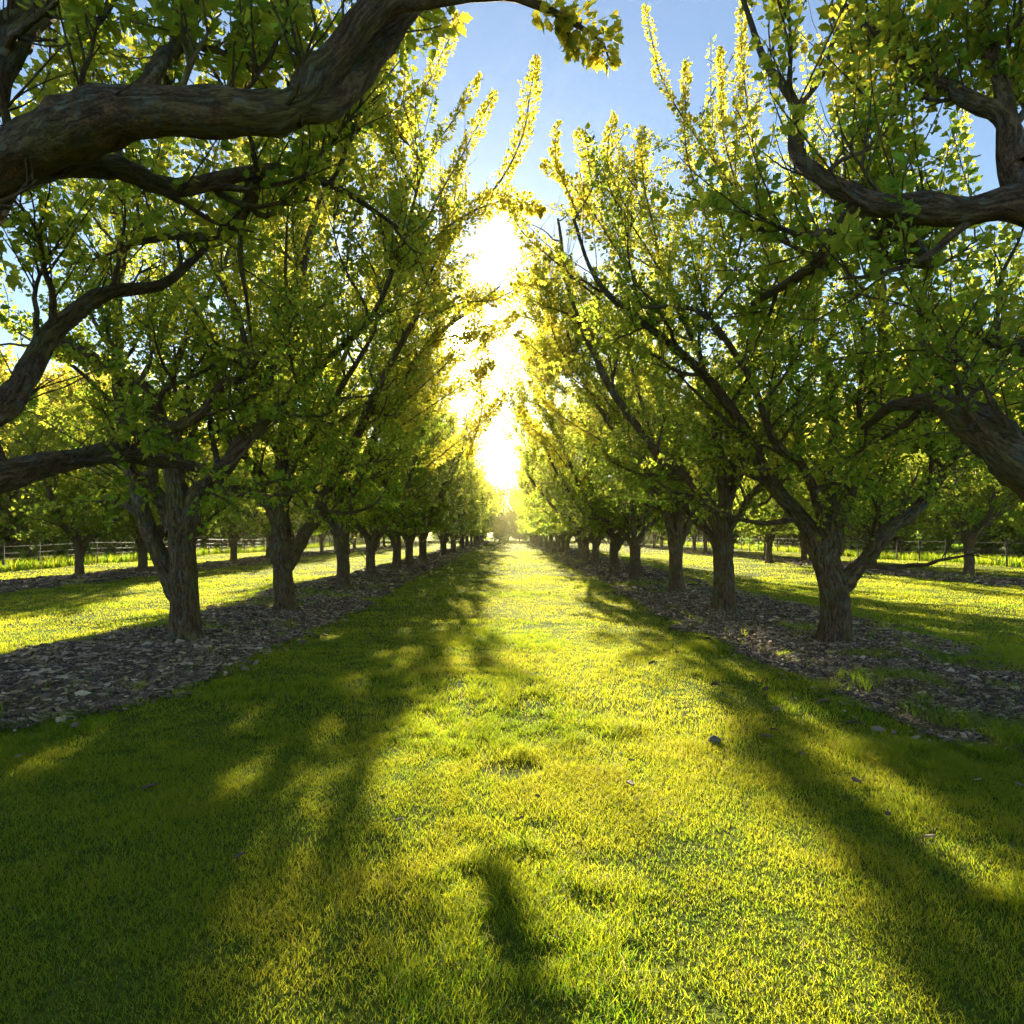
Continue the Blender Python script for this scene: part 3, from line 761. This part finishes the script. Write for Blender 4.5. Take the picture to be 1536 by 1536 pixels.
# fourth pair, high limbs reaching towards each other over the lane
custom(107, (-4.45, 17.9), [(515, 850, 17.9), (513, 815, 17.9)], [
    ([(514, 830, 17.9), (520, 770, 17.9), (545, 700, 17.8), (590, 600, 17.7), (640, 520, 17.6), (700, 470, 17.5), (750, 430, 17.5)], .13, .02),
    ([(514, 820, 17.9), (508, 750, 17.9), (500, 660, 18), (510, 560, 18), (540, 470, 18), (570, 400, 18)], .13, .02),
    ([(514, 825, 17.9), (490, 770, 17.9), (455, 700, 17.9), (430, 600, 17.8), (420, 500, 17.8)], .10, .02),
    ([(514, 815, 17.9), (530, 740, 17.3), (560, 650, 16.8), (610, 560, 16.5), (660, 490, 16.4)], .09, .02),
    ([(514, 815, 17.9), (520, 740, 18.6), (540, 640, 19.4), (580, 560, 20)], .09, .02)],
    .18, 'fourth tree left of the lane, high limb bending over the lane beside the low sun', [
    ([(640, 520, 17.6), (690, 500, 17.6), (740, 500, 17.6), (775, 470, 17.6)], .32), ([(600, 560, 17.6), (650, 520, 17.5), (665, 460, 17.5), (650, 410, 17.5)], .3),
    ([(700, 470, 17.5), (720, 440, 17.5), (745, 445, 17.5)], .34), ([(600, 500, 17), (610, 420, 17), (600, 350, 17)], .3)],
    sec=9, sho=9, dens=64, size=.066, sec_len=1.4, low=2.1)
custom(108, (4.4, 17.3), [(1014, 850, 17.3), (1014, 815, 17.3)], [
    ([(1014, 830, 17.3), (1000, 770, 17.3), (965, 710, 17.2), (920, 620, 17.1), (870, 540, 17), (820, 470, 17), (790, 410, 17)], .13, .02),
    ([(1014, 820, 17.3), (1020, 750, 17.3), (1015, 660, 17.4), (990, 550, 17.4), (950, 450, 17.4)], .13, .02),
    ([(1014, 825, 17.3), (1040, 770, 17.3), (1080, 700, 17.3), (1110, 600, 17.2)], .10, .02),
    ([(1014, 815, 17.3), (985, 740, 16.8), (930, 660, 16.4), (880, 580, 16.2), (850, 500, 16.1)], .09, .02),
    ([(1014, 815, 17.3), (1000, 740, 18), (970, 640, 18.8), (900, 560, 19.2), (830, 540, 19.4)], .09, .02)],
    .19, 'fourth tree right of the lane, small trunk splitting low, crown leaning over the lane', [
    ([(860, 560, 17), (820, 500, 17), (800, 460, 17), (778, 410, 17)], .25), ([(900, 480, 17), (860, 420, 17), (835, 370, 17)], .28), ([(850, 590, 17.2), (810, 560, 17.2), (785, 510, 17.2)], .22)],
    sec=9, sho=9, dens=64, size=.066, sec_len=1.4, low=2.1)

# generic trees of the rows
mid = [tree_meshes(300 + i, rand_limbs(300 + i, 5 + i % 2, 1.3 + .1 * (i % 3), 1.0 if i < 3 else 1.12, 6.3 + .3 * (i % 2), .11),
                   [(0, 0, -.08), (.02, .01, .6), (-.01, .02, 1.3 + .1 * (i % 3))], .18, sec=8, sho=8, dens=56, size=.085, sec_len=1.55, low=2.0,
                   origin=((-4.55, 200, 0) if i < 3 else (4.2, 200, 0)), lane=(-.45, 1.25))
       for i in range(6)]
far = [tree_meshes(400 + i, rand_limbs(400 + i, 5, 1.4, 1.0, 6.3, .12),
                   [(0, 0, -.08), (.02, .01, .6), (-.01, .02, 1.4)], .17, sec=8, sho=7, dens=26, size=.15, six=False, split=False, sec_len=1.6, low=2.0, rmax=3.4)
       for i in range(3)]
bush = [tree_meshes(500 + i, rand_limbs(500 + i, 7, .9, 1.35, 8.6, .16),
                    [(0, 0, -.08), (.02, .01, .5), (-.01, .02, .9)], .26, sec=9, sho=9, dens=22, size=.20, six=False, split=False, sec_len=2.3, sho_len=1.5, up=.3, top=14, low=.3)
        for i in range(3)]
rg = np.random.RandomState(9)
DEP = {'L': [22.3, 26.4, 30.6, 35.0, 39.5, 44, 48.4], 'R': [21.8, 26.0, 30.5, 34.8, 39.4, 43.8, 48.2]}
for side, word in (('L', 'left'), ('R', 'right')):
    deps = DEP[side] + [52.6 + 4.4 * k for k in range(17)]
    for i, d in enumerate(deps):
        x = ROWS[side] - (.1 if side == 'L' else .35) + .15 * rg.randn() * (1 if i > 1 else .4)
        if i < 5:
            b = at(x, d + .25 * rg.randn()); fk = 1.15 + .35 * rg.rand(); sd = 700 + 20 * i + (side == 'R')
            lean = .12 * rg.randn(2)
            e = place(tree_meshes(sd, rand_limbs(sd, 4 + i % 3, fk, 1.02 if side == 'L' else 1.22, 6.2 + .7 * rg.rand(), .095 + .03 * rg.rand()),
                      [(0, 0, -.08), (lean[0] * .4, lean[1] * .4, fk * .5), (lean[0] * .3, lean[1] * .3, fk)], .15 + .05 * rg.rand(), sec=9, sho=10, dens=64, size=.076,
                      sec_len=1.5 if side == 'L' else 1.75, low=1.9, origin=b, lane=(-.45, 1.15), holes=True, prune=PR), b)
            tag(e, '%s tree %s of the lane, counted from the camera, in the long straight row' % (ORD[i + 4], word), 'tree', 'orchard trees in the row %s of the lane' % word)
            continue
        pr = mid[(i * 2) % 3 + 3 * (side == 'R')] if d < 42 else far[(i + (side == 'R')) % 3]
        e = place(pr, at(x, d + .2 * rg.randn()), rg.rand() * 6.28 if d > 42 else .25 * rg.randn(), .88 + .2 * rg.rand())
        if i < 6:
            tag(e, '%s tree %s of the lane, counted from the camera, in the long straight row' % (ORD[i + 4], word), 'tree', 'orchard trees in the row %s of the lane' % word)
        else:
            tag(e, 'small distant tree far down the row %s of the lane' % word, 'tree', 'distant trees of the row %s of the lane' % word)
# neighbouring rows
SEC = {'LL': [(-15.1, 23.5), (-14.2, 25.9), (-14.8, 36), (-14.9, 30.8), (-14.7, 41), (-14.9, 46.5)],
       'RR': [(17.0, 24.6), (16.0, 29.2), (16.3, 42), (13.8, 35.2), (16.2, 36.5), (16.1, 48)]}
names = {'LL': 'left', 'RR': 'right'}
lab2 = {
 'LL': ['small vase shaped tree beyond the left lawn, first in its bark bed', 'tree beyond the left lawn, just right of the vase shaped one', 'third tree deep in the row beyond the left lawn',
        'tree beyond the left lawn, directly behind the second tree of the near row', 'fifth tree deep in the row beyond the left lawn', 'sixth tree deep in the row beyond the left lawn'],
 'RR': ['forked tree beyond the right lawn, near the wire fence', 'tree beyond the right lawn behind the leaning limb of the near tree', 'fifth tree deep in the row beyond the right lawn',
        'tree beyond the right lawn set nearer the lane than its row', 'fourth tree deep in the row beyond the right lawn', 'sixth tree deep in the row beyond the right lawn']}
for k in SEC:
    for i, (x, y) in enumerate(SEC[k]):
        e = place(mid[(i + (k == 'RR') * 2) % 4], at(x, y), rg.rand() * 6.28, .85 + .15 * rg.rand())
        tag(e, lab2[k][i], 'tree', 'trees of the row beyond the %s lawn' % names[k])
    for i in range(12):
        e = place(far[i % 3], at(ROWS[k] + .3 * rg.randn(), 53 + 5.2 * i), rg.rand() * 6.28, .9 + .2 * rg.rand())
        tag(e, 'distant tree far along the row beyond the %s lawn' % names[k], 'tree', 'distant trees beyond the %s lawn' % names[k])
# woodland edge behind the fences, and across the far end
for s, word in ((-1, 'left'), (1, 'right')):
    for i in range(24):
        y = 22 + 4.9 * i + 1.2 * rg.randn(); x = s * (27.5 + 3.0 * rg.rand() + (i % 2) * 3)
        e = place(bush[i % 3], at(x, y), rg.rand() * 6.28, .85 + .4 * rg.rand(), 'woodland_tree')
        tag(e, 'bushy tree of the woodland edge behind the %s wire fence' % word, 'tree', 'woodland trees behind the %s fence' % word)
    for i in range(14):
        e = place(bush[(i + 1) % 3], at(s * (39 + 4 * rg.rand()), 34 + 8 * i + 2 * rg.randn()), rg.rand() * 6.28, 1.1 + .4 * rg.rand(), 'woodland_tree')
        tag(e, 'taller bushy tree deeper in the wood behind the %s wire fence' % word, 'tree', 'deeper woodland trees behind the %s fence' % word)
for i in range(13):
    e = place(bush[i % 3], at(-30 + 5 * i + rg.randn(), 138 + 5 * rg.rand()), rg.rand() * 6.28, .95 + .25 * rg.rand(), 'woodland_tree')
    tag(e, 'hazy tree of the wood closing the far end of the lane', 'tree', 'trees closing the far end')

for i, xx in enumerate((-9.5, -5.5, -1.6, 2.2, 6.0, 10.0)):
    e = place(bush[(i + 2) % 3], at(xx, 127 + 2 * rg.rand()), rg.rand() * 6.28, .42 + .15 * rg.rand(), 'woodland_tree')
    tag(e, 'low bushy tree standing across the end of the lane, before the closing wood', 'tree', 'bushy trees across the lane end')

# ------------------------------------------------------------------ wire fences
def box(x0, x1, y0, y1, z0, z1):
    V = np.array([(x, y, z) for z in (z0, z1) for y in (y0, y1) for x in (x0, x1)], float)
    Fq = np.array([(0, 2, 3, 1), (4, 5, 7, 6), (0, 1, 5, 4), (2, 6, 7, 3), (0, 4, 6, 2), (1, 3, 7, 5)])
    return V, Fq
def fence(x, y0, y1, label):
    e = bpy.data.objects.new('wire_fence', None); C.objects.link(e); e.location = (x, y0, 0)
    tag(e, label, 'fence')
    path = np.array([[[0, 0, -.2], [0, 0, .5], [.01, 0, 1.0], [0, 0, 1.22], [0, 0, 1.25]]], float)
    V, q = tubes(path, np.array([[.042, .04, .038, .036, .01]]), 8)
    pm = mesh('post', V, [q], POST)
    n = int((y1 - y0) / 2.2)
    for i in range(n + 1):
        o = obj('post', pm, e); o.location = (0, i * 2.2, float(gh(x, y0 + i * 2.2))); o.rotation_euler = (.03 * rg.randn(), .03 * rg.randn(), rg.rand())
    for z in (.3, .55, .8, 1.1):
        pts = np.array([[[0.05, j * 2.2, z + float(gh(x, y0 + j * 2.2))] for j in range(n + 1)]])
        V, q = tubes(pts, np.full((1, n + 1), .0035), 4)
        obj('wire', mesh('wire', V, [q], WIRE), e)
fence(-21.8, 20, 95, 'low wire fence on wooden posts beyond the left lawn')
fence(23.2, 20, 95, 'low wire fence on wooden posts beyond the right lawn')

# ------------------------------------------------------------------ warm evening air
Vh, Fh = box(-800, 800, -260, 950, -1.5, 16.5)
hm = bpy.data.materials.new('haze'); hm.use_nodes = True
hn, hl = hm.node_tree.nodes, hm.node_tree.links
hn.remove(hn['Principled BSDF'])
pv = hn.new('ShaderNodeVolumePrincipled')
pv.inputs['Color'].default_value = (.95, .90, .50, 1)
pv.inputs['Density'].default_value = HAZE
pv.inputs['Anisotropy'].default_value = 0.72
hl.new(pv.outputs[0], hn['Material Output'].inputs['Volume'])
hz = obj('haze', mesh('haze', Vh, [Fh], hm)); tag(hz, kind='stuff', label='thin golden evening haze hanging in the air', cat='haze')

# ------------------------------------------------------------------ small stone in the lane
def stone(x, y, r, label, sd):
    g = np.random.RandomState(sd)
    th = np.linspace(0, np.pi, 9); ph = np.arange(14) / 14 * 2 * np.pi
    T, Ph = np.meshgrid(th, ph, indexing='ij')
    D = np.stack([np.sin(T) * np.cos(Ph), np.sin(T) * np.sin(Ph), np.cos(T)], -1)
    rr = 1 + .18 * np.sin(D[..., 0] * 3 + sd) + .15 * np.cos(D[..., 1] * 4 + 1) + .12 * np.sin(D[..., 2] * 5)
    Vv = (D * rr[..., None] * np.array([r, r * .7, r * .95])).reshape(-1, 3)
    i = (np.arange(8)[:, None] * 14 + np.arange(14)[None]); j = (np.arange(8)[:, None] * 14 + (np.arange(14)[None] + 1) % 14)
    q = np.stack([i, i + 14, j + 14, j], -1).reshape(-1, 4)
    o = obj('stone', mesh('stone', Vv, [q], STONE, smooth=True)); o.location = (x, y, float(gh(x, y)) + r * .5)
    tag(o, label, 'stone')
p = P(1073, 1125, 4.92)
stone(p[0], p[1], .045, 'small dark stone lying in the sunlit grass right of the lane centre', 3)
